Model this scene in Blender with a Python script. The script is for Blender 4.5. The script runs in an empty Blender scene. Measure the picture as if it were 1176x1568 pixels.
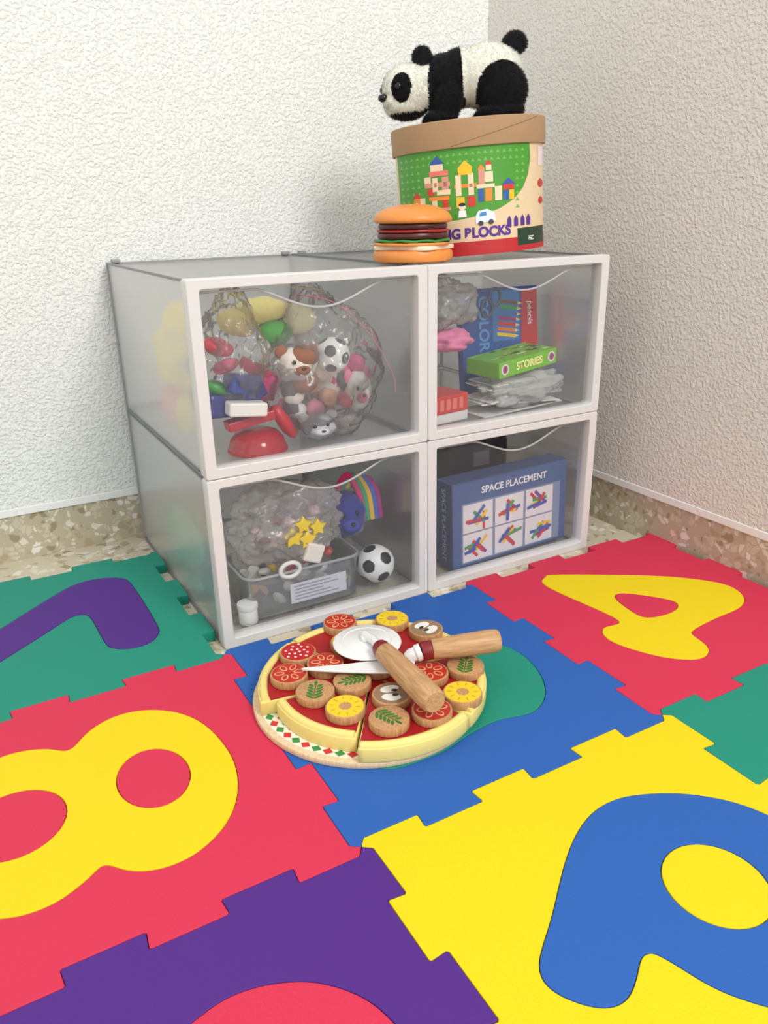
import bpy, bmesh, math, random
from mathutils import Matrix, Vector, noise
random.seed(7)
scene=bpy.context.scene
try:
    scene.view_settings.view_transform='Standard'
except Exception: pass

# ---------------------------------------------------------------- materials
def lin(c):
    out=[]
    for v in c:
        v/=255.0
        out.append(v/12.92 if v<=.04045 else ((v+.055)/1.055)**2.4)
    return tuple(out)+(1.0,)
MC={}
def mat(name,col,rough=.5,bump=.15,scale=400,var=.04,spec=.5,metal=0,coat=0,sheen=0):
    if name in MC: return MC[name]
    m=bpy.data.materials.new(name);m.use_nodes=True;MC[name]=m
    nt=m.node_tree;b=nt.nodes['Principled BSDF']
    tc=nt.nodes.new('ShaderNodeTexCoord')
    nz=nt.nodes.new('ShaderNodeTexNoise');nz.inputs['Scale'].default_value=scale;nz.inputs['Detail'].default_value=3
    nt.links.new(tc.outputs['Object'],nz.inputs['Vector'])
    c=lin(col)
    mx=nt.nodes.new('ShaderNodeMix');mx.data_type='RGBA'
    mx.inputs['A'].default_value=tuple(max(0,v*(1-var)) for v in c[:3])+(1,)
    mx.inputs['B'].default_value=tuple(min(1,v*(1+var)) for v in c[:3])+(1,)
    nt.links.new(nz.outputs['Fac'],mx.inputs['Factor'])
    nt.links.new(mx.outputs['Result'],b.inputs['Base Color'])
    b.inputs['Roughness'].default_value=rough
    b.inputs['Specular IOR Level'].default_value=spec
    b.inputs['Metallic'].default_value=metal
    b.inputs['Coat Weight'].default_value=coat
    b.inputs['Sheen Weight'].default_value=sheen
    if bump>0:
        bp=nt.nodes.new('ShaderNodeBump');bp.inputs['Strength'].default_value=bump;bp.inputs['Distance'].default_value=.0006
        nt.links.new(nz.outputs['Fac'],bp.inputs['Height']);nt.links.new(bp.outputs['Normal'],b.inputs['Normal'])
    return m
def wood(name,c1,c2,scale=60):
    if name in MC: return MC[name]
    m=mat(name,c1,.55,0)
    nt=m.node_tree;b=nt.nodes['Principled BSDF']
    tc=nt.nodes.new('ShaderNodeTexCoord');mp=nt.nodes.new('ShaderNodeMapping');mp.inputs['Scale'].default_value=(1,1,.12)
    w=nt.nodes.new('ShaderNodeTexNoise');w.inputs['Scale'].default_value=scale*8;w.inputs['Detail'].default_value=5
    r=nt.nodes.new('ShaderNodeValToRGB');r.color_ramp.elements[0].position=.35;r.color_ramp.elements[1].position=.65
    r.color_ramp.elements[0].color=lin(c2);r.color_ramp.elements[1].color=lin(c1)
    nt.links.new(tc.outputs['Object'],mp.inputs['Vector']);nt.links.new(mp.outputs['Vector'],w.inputs['Vector'])
    nt.links.new(w.outputs['Fac'],r.inputs['Fac']);nt.links.new(r.outputs['Color'],b.inputs['Base Color'])
    return m
def haze(name,col,amount,rough=.15,gl=1.0,tex=0,bumps=0,bscale=60,tl_=.5):
    if name in MC: return MC[name]
    m=bpy.data.materials.new(name);m.use_nodes=True;MC[name]=m
    nt=m.node_tree;nt.nodes.clear();N=nt.nodes.new;K=nt.links.new
    out=N('ShaderNodeOutputMaterial');tr=N('ShaderNodeBsdfTransparent');df=N('ShaderNodeBsdfDiffuse');tl=N('ShaderNodeBsdfTranslucent');gs=N('ShaderNodeBsdfGlossy')
    tr.inputs[0].default_value=(.99,.995,.995,1)
    df.inputs[0].default_value=lin(col);tl.inputs[0].default_value=lin(col);gs.inputs['Roughness'].default_value=rough
    a=N('ShaderNodeMixShader');a.inputs[0].default_value=tl_;K(df.outputs[0],a.inputs[1]);K(tl.outputs[0],a.inputs[2])
    b=N('ShaderNodeMixShader');b.inputs[0].default_value=amount;K(tr.outputs[0],b.inputs[1]);K(a.outputs[0],b.inputs[2])
    f=N('ShaderNodeFresnel');f.inputs['IOR'].default_value=1.45
    mm=N('ShaderNodeMath');mm.operation='MULTIPLY';mm.use_clamp=True;mm.inputs[1].default_value=gl;K(f.outputs[0],mm.inputs[0])
    c=N('ShaderNodeMixShader');K(mm.outputs[0],c.inputs[0]);K(b.outputs[0],c.inputs[1]);K(gs.outputs[0],c.inputs[2]);K(c.outputs[0],out.inputs[0])
    tc=N('ShaderNodeTexCoord')
    if tex:
        ad=[]
        for sx in (1,-1):
            mp=N('ShaderNodeMapping');mp.inputs['Scale'].default_value=(1,1,sx);K(tc.outputs['Object'],mp.inputs['Vector'])
            w=N('ShaderNodeTexWave');w.wave_type='BANDS';w.bands_direction='DIAGONAL';w.inputs['Scale'].default_value=tex;K(mp.outputs['Vector'],w.inputs['Vector']);ad.append(w)
        mu=N('ShaderNodeMath');mu.operation='MULTIPLY';K(ad[0].outputs['Fac'],mu.inputs[0]);K(ad[1].outputs['Fac'],mu.inputs[1])
        mr=N('ShaderNodeMapRange');mr.inputs['To Min'].default_value=amount*.85;mr.inputs['To Max'].default_value=amount*1.3;K(mu.outputs[0],mr.inputs[0]);K(mr.outputs[0],b.inputs[0])
    if bumps:
        nz=N('ShaderNodeTexNoise');nz.inputs['Scale'].default_value=bscale;nz.inputs['Detail'].default_value=4;K(tc.outputs['Object'],nz.inputs['Vector'])
        bp=N('ShaderNodeBump');bp.inputs['Strength'].default_value=bumps;bp.inputs['Distance'].default_value=.004;K(nz.outputs['Fac'],bp.inputs['Height'])
        K(bp.outputs[0],gs.inputs['Normal']);K(bp.outputs[0],df.inputs['Normal']);K(bp.outputs[0],f.inputs['Normal'])
    return m
def wall_mat(name,col):
    m=bpy.data.materials.new(name);m.use_nodes=True;nt=m.node_tree;N=nt.nodes.new;K=nt.links.new
    b=nt.nodes['Principled BSDF'];b.inputs['Roughness'].default_value=.8;b.inputs['Base Color'].default_value=lin(col)
    tc=N('ShaderNodeTexCoord')
    n1=N('ShaderNodeTexNoise');n1.inputs['Scale'].default_value=265;n1.inputs['Detail'].default_value=2.5;n1.inputs['Roughness'].default_value=.55
    n2=N('ShaderNodeTexNoise');n2.inputs['Scale'].default_value=95;n2.inputs['Detail'].default_value=2
    K(tc.outputs['Object'],n1.inputs['Vector']);K(tc.outputs['Object'],n2.inputs['Vector'])
    r=N('ShaderNodeValToRGB');r.color_ramp.elements[0].position=.40;r.color_ramp.elements[1].position=.72;r.color_ramp.interpolation='EASE';K(n1.outputs['Fac'],r.inputs['Fac'])
    ad=N('ShaderNodeMath');ad.operation='MULTIPLY_ADD';ad.inputs[1].default_value=.8;K(n2.outputs['Fac'],ad.inputs[0]);K(r.outputs['Color'],ad.inputs[2])
    bp=N('ShaderNodeBump');bp.inputs['Strength'].default_value=.70;bp.inputs['Distance'].default_value=.0019;K(ad.outputs[0],bp.inputs['Height']);K(bp.outputs[0],b.inputs['Normal'])
    return m
def terrazzo(name,base,sc=75):
    m=bpy.data.materials.new(name);m.use_nodes=True;nt=m.node_tree;N=nt.nodes.new;K=nt.links.new
    b=nt.nodes['Principled BSDF'];b.inputs['Roughness'].default_value=.35
    tc=N('ShaderNodeTexCoord')
    nz=N('ShaderNodeTexNoise');nz.inputs['Scale'].default_value=60;K(tc.outputs['Object'],nz.inputs['Vector'])
    mx=N('ShaderNodeMix');mx.data_type='VECTOR';mx.inputs['Factor'].default_value=.02;K(tc.outputs['Object'],mx.inputs['A']);K(nz.outputs['Color'],mx.inputs['B'])
    v=N('ShaderNodeTexVoronoi');v.inputs['Scale'].default_value=sc;K(mx.outputs['Result'],v.inputs['Vector'])
    ve=N('ShaderNodeTexVoronoi');ve.feature='DISTANCE_TO_EDGE';ve.inputs['Scale'].default_value=sc;K(mx.outputs['Result'],ve.inputs['Vector'])
    se=N('ShaderNodeSeparateColor');K(v.outputs['Color'],se.inputs[0])
    r=N('ShaderNodeValToRGB');cr=r.color_ramp;cr.interpolation='CONSTANT'
    cols=[(0,(204,194,170)),(.3,(224,216,200)),(.45,(160,144,114)),(.6,(208,196,174)),(.75,(178,162,132)),(.88,(232,226,214))]
    cr.elements[0].position=0;cr.elements[0].color=lin(cols[0][1]);cr.elements[1].position=cols[1][0];cr.elements[1].color=lin(cols[1][1])
    for p,c in cols[2:]:
        e=cr.elements.new(p);e.color=lin(c)
    K(se.outputs[0],r.inputs['Fac'])
    mr=N('ShaderNodeMapRange');mr.inputs['From Min'].default_value=.05;mr.inputs['From Max'].default_value=.12;K(ve.outputs['Distance'],mr.inputs[0])
    gt=N('ShaderNodeMath');gt.operation='GREATER_THAN';gt.inputs[1].default_value=.35;K(se.outputs[1],gt.inputs[0])
    mu=N('ShaderNodeMath');mu.operation='MULTIPLY';K(mr.outputs[0],mu.inputs[0]);K(gt.outputs[0],mu.inputs[1])
    m2=N('ShaderNodeMix');m2.data_type='RGBA';m2.inputs['A'].default_value=lin(base);K(r.outputs['Color'],m2.inputs['B']);K(mu.outputs[0],m2.inputs['Factor'])
    K(m2.outputs['Result'],b.inputs['Base Color'])
    return m

# ---------------------------------------------------------------- mesh helpers
COL=bpy.context.collection
def root(name,loc=(0,0,0),rot=(0,0,0)):
    o=bpy.data.objects.new(name,None);COL.objects.link(o);o.location=loc;o.rotation_euler=rot;o.empty_display_size=.02
    return o
def addmesh(name,me,par=None,mats=(),smooth=False,loc=(0,0,0),rot=(0,0,0)):
    o=bpy.data.objects.new(name,me);COL.objects.link(o)
    if not isinstance(mats,(list,tuple)): mats=[mats]
    for m in mats: me.materials.append(m)
    if smooth:
        for p in me.polygons:p.use_smooth=True
    o.location=loc;o.rotation_euler=rot
    if par: o.parent=par
    return o
def bm2(bm,name):
    me=bpy.data.meshes.new(name);bm.to_mesh(me);bm.free();return me
def box(name,x0,x1,y0,y1,z0,z1,m,par=None,bev=0,rot=(0,0,0),seg=2):
    bm=bmesh.new();bmesh.ops.create_cube(bm,size=1)
    bmesh.ops.scale(bm,vec=(x1-x0,y1-y0,z1-z0),verts=bm.verts)
    if bev>0: bmesh.ops.bevel(bm,geom=bm.edges[:],offset=bev,segments=seg,affect='EDGES',profile=.5)
    return addmesh(name,bm2(bm,name),par,m,False,((x0+x1)/2,(y0+y1)/2,(z0+z1)/2),rot)
def quad(name,pts,m,par=None):
    me=bpy.data.meshes.new(name);me.from_pydata(pts,[],[tuple(range(len(pts)))]);return addmesh(name,me,par,m)
def lathe(name,prof,m,par=None,seg=48,loc=(0,0,0),rot=(0,0,0),smooth=True):
    vs=[];fs=[]
    n=len(prof)
    for i in range(seg):
        a=2*math.pi*i/seg
        for r,z in prof: vs.append((r*math.cos(a),r*math.sin(a),z))
    for i in range(seg):
        j=(i+1)%seg
        for k in range(n-1):
            fs.append((i*n+k,j*n+k,j*n+k+1,i*n+k+1))
    me=bpy.data.meshes.new(name);me.from_pydata(vs,[],fs)
    bm=bmesh.new();bm.from_mesh(me);bmesh.ops.remove_doubles(bm,verts=bm.verts,dist=1e-6);bmesh.ops.recalc_face_normals(bm,faces=bm.faces);bm.to_mesh(me);bm.free()
    o=addmesh(name,me,par,m,smooth,loc,rot)
    if smooth:
        try:
            md=o.modifiers.new('es','EDGE_SPLIT');md.split_angle=math.radians(40)
        except Exception: pass
    return o
def puck(name,r,z0,z1,bev,m,par=None,seg=40,loc=(0,0,0),rot=(0,0,0)):
    p=[(0,z0),(r-bev,z0),(r-bev*.3,z0+bev*.3),(r,z0+bev),(r,z1-bev),(r-bev*.3,z1-bev*.3),(r-bev,z1),(0,z1)]
    return lathe(name,p,m,par,seg,loc,rot)
def ell(name,c,r,m,par=None,sub=3,rot=(0,0,0),noi=0,nsc=30):
    bm=bmesh.new();bmesh.ops.create_icosphere(bm,subdivisions=sub,radius=1)
    for v in bm.verts:
        k=1
        if noi: k+=noi*noise.noise(v.co*nsc*.1+Vector((c[0]*91,c[1]*57,c[2]*33)))*2
        v.co=Vector((v.co.x*r[0],v.co.y*r[1],v.co.z*r[2]))*k
    return addmesh(name,bm2(bm,name),par,m,True,c,rot)
def curve_mesh(cu):
    ob=bpy.data.objects.new('tmp',cu);COL.objects.link(ob)
    bpy.context.view_layer.update()
    dg=bpy.context.evaluated_depsgraph_get()
    me=bpy.data.meshes.new_from_object(ob.evaluated_get(dg))
    bpy.data.objects.remove(ob);bpy.data.curves.remove(cu)
    return me
def shape(loops,half,bev=0,off=0):
    cu=bpy.data.curves.new('c','CURVE');cu.dimensions='2D';cu.fill_mode='BOTH'
    cu.extrude=half;cu.bevel_depth=bev;cu.bevel_resolution=1;cu.offset=off
    for lp in loops:
        sp=cu.splines.new('POLY');sp.points.add(len(lp)-1)
        for i,(x,y) in enumerate(lp): sp.points[i].co=(x,y,0,1)
        sp.use_cyclic_u=True
    return curve_mesh(cu)
def textmesh(s,size,half=0,align='CENTER',bold=0):
    cu=bpy.data.curves.new('t','FONT');cu.body=s;cu.size=size;cu.extrude=half;cu.align_x=align;cu.align_y='CENTER';cu.offset=bold
    return curve_mesh(cu)
def tube(name,pts,r,m,par=None,cyclic=False):
    cu=bpy.data.curves.new('c','CURVE');cu.dimensions='3D';cu.bevel_depth=r;cu.bevel_resolution=2;cu.use_fill_caps=True
    sp=cu.splines.new('POLY');sp.points.add(len(pts)-1)
    for i,p in enumerate(pts): sp.points[i].co=tuple(p)+(1,)
    sp.use_cyclic_u=cyclic
    me=curve_mesh(cu);return addmesh(name,me,par,m,True)
def cr(pts,n=5,cyc=True):
    out=[];L=len(pts)
    rng=L if cyc else L-1
    for i in range(rng):
        if cyc: p0,p1,p2,p3=pts[i-1],pts[i],pts[(i+1)%L],pts[(i+2)%L]
        else: p0,p1,p2,p3=pts[max(i-1,0)],pts[i],pts[i+1],pts[min(i+2,L-1)]
        for k in range(n):
            t=k/n
            out.append(tuple(.5*(2*b+(c-a)*t+(2*a-5*b+4*c-d)*t*t+(-a+3*b-3*c+d)*t**3) for a,b,c,d in zip(p0,p1,p2,p3)))
    if not cyc: out.append(tuple(pts[-1]))
    return out
def smooth_loop(p,it=4):
    for _ in range(it):
        L=len(p);p=[tuple(.25*a+.5*b+.25*c for a,b,c in zip(p[i-1],p[i],p[(i+1)%L])) for i in range(L)]
    return p
def rrect(x0,y0,x1,y1,r,n=5):
    o=[]
    for cx,cy,a in ((x1-r,y1-r,0),(x0+r,y1-r,90),(x0+r,y0+r,180),(x1-r,y0+r,270)):
        for k in range(n+1):
            t=math.radians(a+90*k/n);o.append((cx+r*math.cos(t),cy+r*math.sin(t)))
    return o
def ellp(cx,cy,rx,ry,n=36,rot=0):
    o=[]
    for k in range(n):
        t=2*math.pi*k/n;x=rx*math.cos(t);y=ry*math.sin(t)
        o.append((cx+x*math.cos(rot)-y*math.sin(rot),cy+x*math.sin(rot)+y*math.cos(rot)))
    return o
UP=(math.pi/2,0,0)

# ---------------------------------------------------------------- room
S=.30;MT=.012
XR=.600;YB=.392;HB=.064
wl=wall_mat('rough_plaster_back',(239,241,237));wr=wall_mat('rough_plaster_right',(230,225,218))  # same plaster; right copy has its dimmer, beige light mixed into the colour
tz=terrazzo('terrazzo_base',(188,178,152),105);tf=terrazzo('terrazzo_floor',(204,196,172),85)
box('floor',-2.2,XR+.1,-2.6,YB+.1,-.05,0,tf)
box('wall_back',-2.2,XR+.1,YB,YB+.1,HB,2.5,wl)
box('wall_right',XR,XR+.1,-2.6,YB,HB,2.5,wr)
plw=mat('plaster_lip',(238,238,235),.8,1.0,120)
box('baseboard_back',-2.2,XR,YB+.003,YB+.1,0,HB,tz)
box('baseboard_right',XR+.003,XR+.1,-2.6,YB+.003,0,HB,tz)
box('trim_1',-2.2,XR,YB-.001,YB+.002,HB,HB+.010,plw,None,.0008)
box('trim_2',XR-.001,XR+.002,-2.6,YB-.001,HB,HB+.010,plw,None,.0008)

# ---------------------------------------------------------------- foam mats
foam={'red':mat('foam_red',(210,50,80),.6,.35,700,.06,.3),'blue':mat('foam_blue',(42,95,174),.6,.35,700,.06,.3),
 'yellow':mat('foam_yellow',(234,206,16),.6,.35,700,.05,.3),'green':mat('foam_green',(30,140,118),.6,.35,700,.06,.3),'purple':mat('foam_purple',(80,38,130),.6,.35,700,.06,.3)}
AMP=.0068
def seam(n=6):
    pts=[(0,0)];sg=1;c=.0012/S
    for i in range(n):
        a=i/n;b=(i+1)/n
        u0=a+(.004/S if i==0 else -.0006/S);u1=b-(.004/S if i==n-1 else -.0006/S)
        pts+=[(u0,sg*(AMP-.0012)),(u0+c,sg*AMP),(u1-c,sg*AMP),(u1,sg*(AMP-.0012))];sg=-sg
    pts.append((1,0));return pts
SM=seam()
def hseam(i,j):
    return [((i+u)*S,j*S+v) for u,v in SM]
def vseam(i,j):
    return [(i*S+v,(j+1-u)*S) for u,v in SM]
def tile(i,j,col,digit=None,dcol=None,holes=()):
    top=hseam(i,j+1);right=vseam(i+1,j);bot=hseam(i,j)[::-1];left=vseam(i,j)[::-1]
    lp=top[:-1]+right[:-1]+bot[:-1]+left[:-1]
    lp=lp[::-1]
    r=root('foam_puzzle_mat',((i+.5)*S,(j+.5)*S,0))
    ox,oy=(i+.5)*S,(j+.5)*S
    sh=lambda l:[(x-ox,y-oy) for x,y in l]
    B=.0006
    loops=[sh(lp)]+([sh(digit)] if digit else [])
    me=shape(loops,MT/2-B,B,-B*1.3);addmesh('tile_sheet',me,r,foam[col],False,(0,0,MT/2))
    if digit:
        me=shape([sh(digit)]+[sh(h) for h in holes],MT/2-B,B,-B*1.5);addmesh('number_inlay',me,r,foam[dcol],False,(0,0,MT/2+.0002))
        for h in holes:
            me=shape([sh(h)],MT/2-B,B,-B*1.5);addmesh('number_center',me,r,foam[col],False,(0,0,MT/2))
    return r
mm=lambda l:[(a/1000,b/1000) for a,b in l]
SL=smooth_loop
d8=SL(cr(mm([(-46,-150),(-50,-183),(-61,-211),(-79,-233),(-105,-247),(-130,-247),(-149,-237),(-161,-223),(-171,-229),(-188,-238),(-204,-241),(-223,-238),(-250,-222),(-267,-192),(-273,-150),(-267,-106),(-249,-78),(-218,-60),(-194,-61),(-175,-70),(-162,-81),(-146,-63),(-122,-51),(-95,-54),(-69,-73),(-52,-105)]),5),4)
d7=SL(cr(mm([(-262,118),(-194,178),(-151,216),(-108,250),(-77,253),(-52,240),(-44,213),(-43,99),(-47,77),(-59,62),(-78,60),(-95,70),(-101,88),(-103,150),(-110,164),(-124,164),(-145,147),(-200,104),(-245,70),(-266,84)]),4),2)
d4=SL(cr(mm([(385,-38),(396,-33),(409,-35),(507,-99),(550,-142),(561,-170),(548,-196),(521,-207),(487,-208),(442,-213),(433,-222),(428,-244),(412,-255),(394,-252),(372,-232),(354,-195),(354,-173),(366,-160),(387,-163),(391,-141),(379,-69),(380,-45)]),4),2)
h4=SL(cr(mm([(425,-117),(442,-112),(473,-149),(474,-165),(454,-175),(420,-170),(418,-148)]),4),2)
dP=SL(cr(mm([(274,-440),(268,-415),(255,-395),(234,-376),(208,-362),(186,-356),(162,-358),(136,-369),(109,-387),(78,-412),(57,-427),(47,-436),(43,-446),(46,-457),(55,-469),(65,-476),(77,-477),(90,-471),(102,-463),(108,-462),(113,-465),(118,-478),(124,-496),(135,-513),(152,-530),(180,-541),(215,-537),(245,-518),(267,-480)]),4),2)
hP=ellp(.187,-.448,.034,.035)
d0=SL(cr(mm([(-143,-366),(-122,-361),(-100,-364),(-79,-373),(-64,-385),(-51,-402),(-44,-423),(-40,-460),(-46,-505),(-75,-545),(-125,-560),(-180,-545),(-215,-500),(-222,-440),(-200,-395),(-170,-374)]),4),3)
dB=SL(cr(mm([(120,-52),(200,-70),(241,-115),(258,-148),(254,-186),(235,-222),(205,-240),(175,-232),(140,-235),(110,-243),(81,-243),(59,-240),(45,-223),(42,-180),(60,-100),(85,-65)]),4),2)
tile(0,-1,'blue',dB,'green')
tile(-1,-1,'red',d8,'yellow',[ellp(-.109,-.150,.028,.037),ellp(-.212,-.149,.037,.037)])
tile(-1,0,'green',d7,'purple')
tile(1,-1,'red',d4,'yellow',[h4])
tile(0,-2,'yellow',dP,'blue',[hP])
tile(1,-2,'green')
tile(-1,-2,'purple',d0,'red',[ellp(-.13,-.46,.035,.04)])
tile(-2,-1,'yellow');tile(-2,0,'blue');tile(-2,-2,'green');tile(0,-3,'red');tile(1,-3,'blue');tile(-1,-3,'green')

# ---------------------------------------------------------------- storage drawers
frm=mat('frame_plastic',(218,216,215),.35,.05,300,.01)
edg=mat('rail_plastic',(150,150,152),.4,.05,300,.01)
fpan=haze('clear_front',(244,246,248),.09,.10,.40)
span=haze('frosted_side',(252,253,254),.40,.3,.45,tex=160,tl_=.42)
spn2=haze('frosted_inner_side',(248,250,252),.14,.3,.3)
bkpan=haze('frosted_back',(252,253,254),.75,.3,.3,tl_=.15)
tpan=haze('frosted_top',(248,249,250),.30,.22,.6,bumps=.1,tl_=.6)
bpan=haze('frosted_floor',(248,249,250),.25,.22,.3)
ipan=haze('drawer_inner',(240,242,244),.04,.2,.2)
W,D,H=.5088,.3586,.3772
bw=W/2-.0004;bh=H/2-.0004
OX,OY=.0088,.0259
def scoop_poly(x0,x1,z0,z1,cx,w,dp):
    pts=[(x0,z0),(x1,z0),(x1,z1)]
    top=[]
    for k in range(25):
        t=k/24;x=cx+w/2-t*w
        top.append((x,z1-dp*(.5-.5*math.cos(2*math.pi*t))**.7))
    return pts+top+[(x0,z1)],top
def drawer(ix,iz):
    r=root('storage_drawer',(OX+ix*(bw+.0008),OY,iz*(bh+.0008)))
    b=.0115
    me=shape([rrect(0,0,bw,bh,.003),rrect(b,b*.9,bw-b,bh-b*.8,.003)],.008,.0008,-.0008)
    addmesh('front_frame',me,r,frm,False,(0,.0088,0),UP)
    me=shape([rrect(0.001,.001,bw-.001,bh-.001,.003),rrect(.005,.005,bw-.005,bh-.005,.003)],.003,.0004,-.0004)
    addmesh('back_frame',me,r,edg,False,(0,D-.0035,0),UP)
    t=.0025;y0=.0176;y1=D-.0065
    quad('side_left',[(t,y0,t),(t,y1,t),(t,y1,bh-t),(t,y0,bh-t)],span if ix==0 else spn2,r)
    quad('side_right',[(bw-t,y0,t),(bw-t,y1,t),(bw-t,y1,bh-t),(bw-t,y0,bh-t)],span if ix==1 else spn2,r)
    quad('top_panel',[(t,y0,bh-t),(bw-t,y0,bh-t),(bw-t,y1,bh-t),(t,y1,bh-t)],tpan if iz else bpan,r)
    quad('bottom_panel',[(t,y0,t),(bw-t,y0,t),(bw-t,y1,t),(t,y1,t)],bpan,r)
    quad('back_panel',[(t,D-.003,t),(bw-t,D-.003,t),(bw-t,D-.003,bh-t),(t,D-.003,bh-t)],bkpan,r)
    for k,(x,z) in enumerate(((.0015,.0015),(bw-.0015,.0015),(.0015,bh-.0015),(bw-.0015,bh-.0015))):
        box('rail_%d'%(k+1),x-.0013,x+.0013,.0177,D-.0067,z-.0013,z+.0013,haze('rail_haze',(170,172,176),.75,.3,.6),r)
    pl,top=scoop_poly(b+.0008,bw-b-.0008,b*.9+.001,bh-b*.8-.0035,bw*.54,.140,.021)
    me=shape([pl[::-1]],0);addmesh('drawer_front',me,r,fpan,False,(0,.0105,0),UP)
    z1=bh-b*.8-.0035
    line=[(b+.001,.0095,z1)]+[(x,.0095,z) for x,z in top[::-1]]+[(bw-b-.001,.0095,z1)]
    tube('drawer_lip',line,.0012,haze('lip_haze',(240,241,243),.8,.2,.8),r)
    q=.007
    quad('drawer_side_left',[(q,y0,q),(q,y1-.01,q),(q,y1-.01,bh*.72),(q,y0,bh*.72)],ipan,r)
    quad('drawer_side_right',[(bw-q,y0,q),(bw-q,y1-.01,q),(bw-q,y1-.01,bh*.72),(bw-q,y0,bh*.72)],ipan,r)
    for x in (.03,bw-.012):
        box('clip',x-.006,x+.006,.002,.010,bh-.0002,bh+.0003,frm,r)
    if iz==1:
        for x in (.012,bw-.012):
            box('rear_clip',x-.005,x+.005,D-.014,D-.004,bh-.001,bh+.003,edg,r,.0008)
    return r
for iz in (0,1):
    for ix in (0,1): drawer(ix,iz)

# ---------------------------------------------------------------- block bucket
BR=.0860
RGT=Vector((.8705,-.4917,0));YAW=math.atan2(-.4917,.8705)
BX,BY=.4015,.1422
TILT=math.radians(3.8)
BZ=H+.0012
bk=root('block_bucket')
Mb=Matrix.Translation((BX,BY,BZ))@Matrix.Rotation(YAW,4,'Z')@Matrix.Translation((-BR,0,0))@Matrix.Rotation(-TILT,4,'Y')@Matrix.Translation((BR,0,0))@Matrix.Rotation(-YAW,4,'Z')
bk.matrix_world=Mb
TH0=math.atan2(-.825,-.595)
kraft=mat('kraft_lid',(172,138,102),.7,.3,500,.06);cream=mat('bucket_paper',(228,202,164),.5,.1,300,.03)
BH=.138
lathe('drum',[(0,0),(BR-.002,0),(BR,.0015),(BR,BH-.006),(0,BH-.006)],cream,bk,96)
lid=lathe('lid',[(BR+.0004,BH-.028),(BR+.0030,BH-.028),(BR+.0034,BH-.027),(BR+.0034,BH-.001),(BR+.0024,BH),(0,BH)],kraft,bk,96)
def bend(me,R,du=.004):
    bm=bmesh.new();bm.from_mesh(me)
    xs=[v.co.x for v in bm.verts]
    u=math.floor(min(xs)/du)*du
    while u<max(xs):
        bmesh.ops.bisect_plane(bm,geom=bm.verts[:]+bm.edges[:]+bm.faces[:],plane_co=(u,0,0),plane_no=(1,0,0));u+=du
    for v in bm.verts:
        th=TH0+v.co.x/BR
        rr=R+v.co.z
        v.co=Vector((rr*math.cos(th),rr*math.sin(th),v.co.y))
    bm.to_mesh(me);bm.free();return me
def A(a): return math.asin(max(-.995,min(.995,a)))*BR
PX=lambda x:A((x-719)/114.0)
PZ=lambda y:BH-.000655*(y-183)
def label(name,pts,col,lv=1,rough=.45):
    me=shape([[(PX(x),PZ(y)) for x,y in pts]],0)
    for v in me.vertices: v.co.z=0
    bend(me,BR+.00018*lv);addmesh(name,me,bk,mat('print_%d_%d_%d'%col,col,rough,0))
def lrect(name,x0,y0,x1,y1,col,lv=2): label(name,[(x0,y0),(x1,y0),(x1,y1),(x0,y1)],col,lv)
G=(76,152,50)
label('green_print',[(611,226),(809,226),(810,250),(806,275),(798,295),(784,312),(762,325),(735,333),(700,338),(650,338),(611,334)],G,1)
for yy in range(236,330,11):
    for k,xx in enumerate(range(618,806,9)):
        if xx>790 and yy>290: continue
        if 652<xx<786 and yy>252: continue
        label('grass',[(xx-3,yy+2),(xx,yy-3),(xx+3,yy+2)],(112,186,76),2)
lrect('red_band',606,374,832,397,(190,38,42),1)
lrect('bottom_dark',788,360,830,388,(30,60,40),2)
C=dict(r=(206,58,48),b=(52,90,165),y=(238,190,40),o=(236,140,50),w=(236,214,180),p=(214,150,130),g=(190,215,90),dk=(60,60,90),pk=(230,120,110))
def castle():
    R_=[ (664,248,683,258,'w'),(662,258,690,266,'pk'),(654,266,664,276,'w'),(666,268,674,290,'w'),(680,268,690,288,'p'),(654,276,692,283,'p'),(658,285,668,296,'r'),(672,288,692,296,'w'),
     (660,298,690,304,'o'),(664,304,672,316,'w'),(680,304,688,316,'r'),(656,316,692,321,'p'),(636,298,646,308,'o'),(646,298,654,308,'w'),(634,308,654,316,'b'),
     (700,268,708,300,'w'),(718,266,726,300,'w'),(704,258,724,268,'y'),(698,282,730,288,'o'),(700,302,712,318,'y'),(716,302,728,318,'r'),
     (733,262,742,285,'p'),(744,256,752,264,'w'),(742,266,754,282,'w'),(730,285,756,291,'w'),(732,292,740,312,'b'),(742,292,752,312,'o'),(756,290,766,312,'w'),
     (768,288,784,296,'r'),(768,297,776,312,'b'),(777,297,784,312,'y')]
    for i,(a,b,c,d,k) in enumerate(R_): lrect('castle_block',a,b,c,d,C[k],3)
    for t,k in (([(662,248),(674,234),(685,248)],'b'),([(703,258),(714,246),(726,258)],'y'),([(742,256),(748,248),(754,256)],'r'),([(766,288),(776,278),(786,288)],'b'),([(732,262),(737,254),(743,262)],'o'),([(634,298),(641,288),(648,298)],'r')):
        label('castle_roof',t,C[k],3)
castle()
label('van_body',[(727,334),(731,326),(744,324),(754,330),(756,344),(727,346)],(225,238,245),4)
label('van_window',[(732,335),(734,329),(742,328),(743,334)],(70,140,200),5)
label('van_wheel',ellp(734,346,4,4,12),(60,60,70),5);label('van_wheel',ellp(749,345,4,4,12),(60,60,70),5)
label('doll_head',ellp(708,318,5,5,12),(250,225,200),4);label('doll_body',[(703,323),(713,323),(714,334),(702,334)],(245,245,245),4);label('doll_hair',ellp(708,314,5,3,12),(50,40,50),5)
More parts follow.
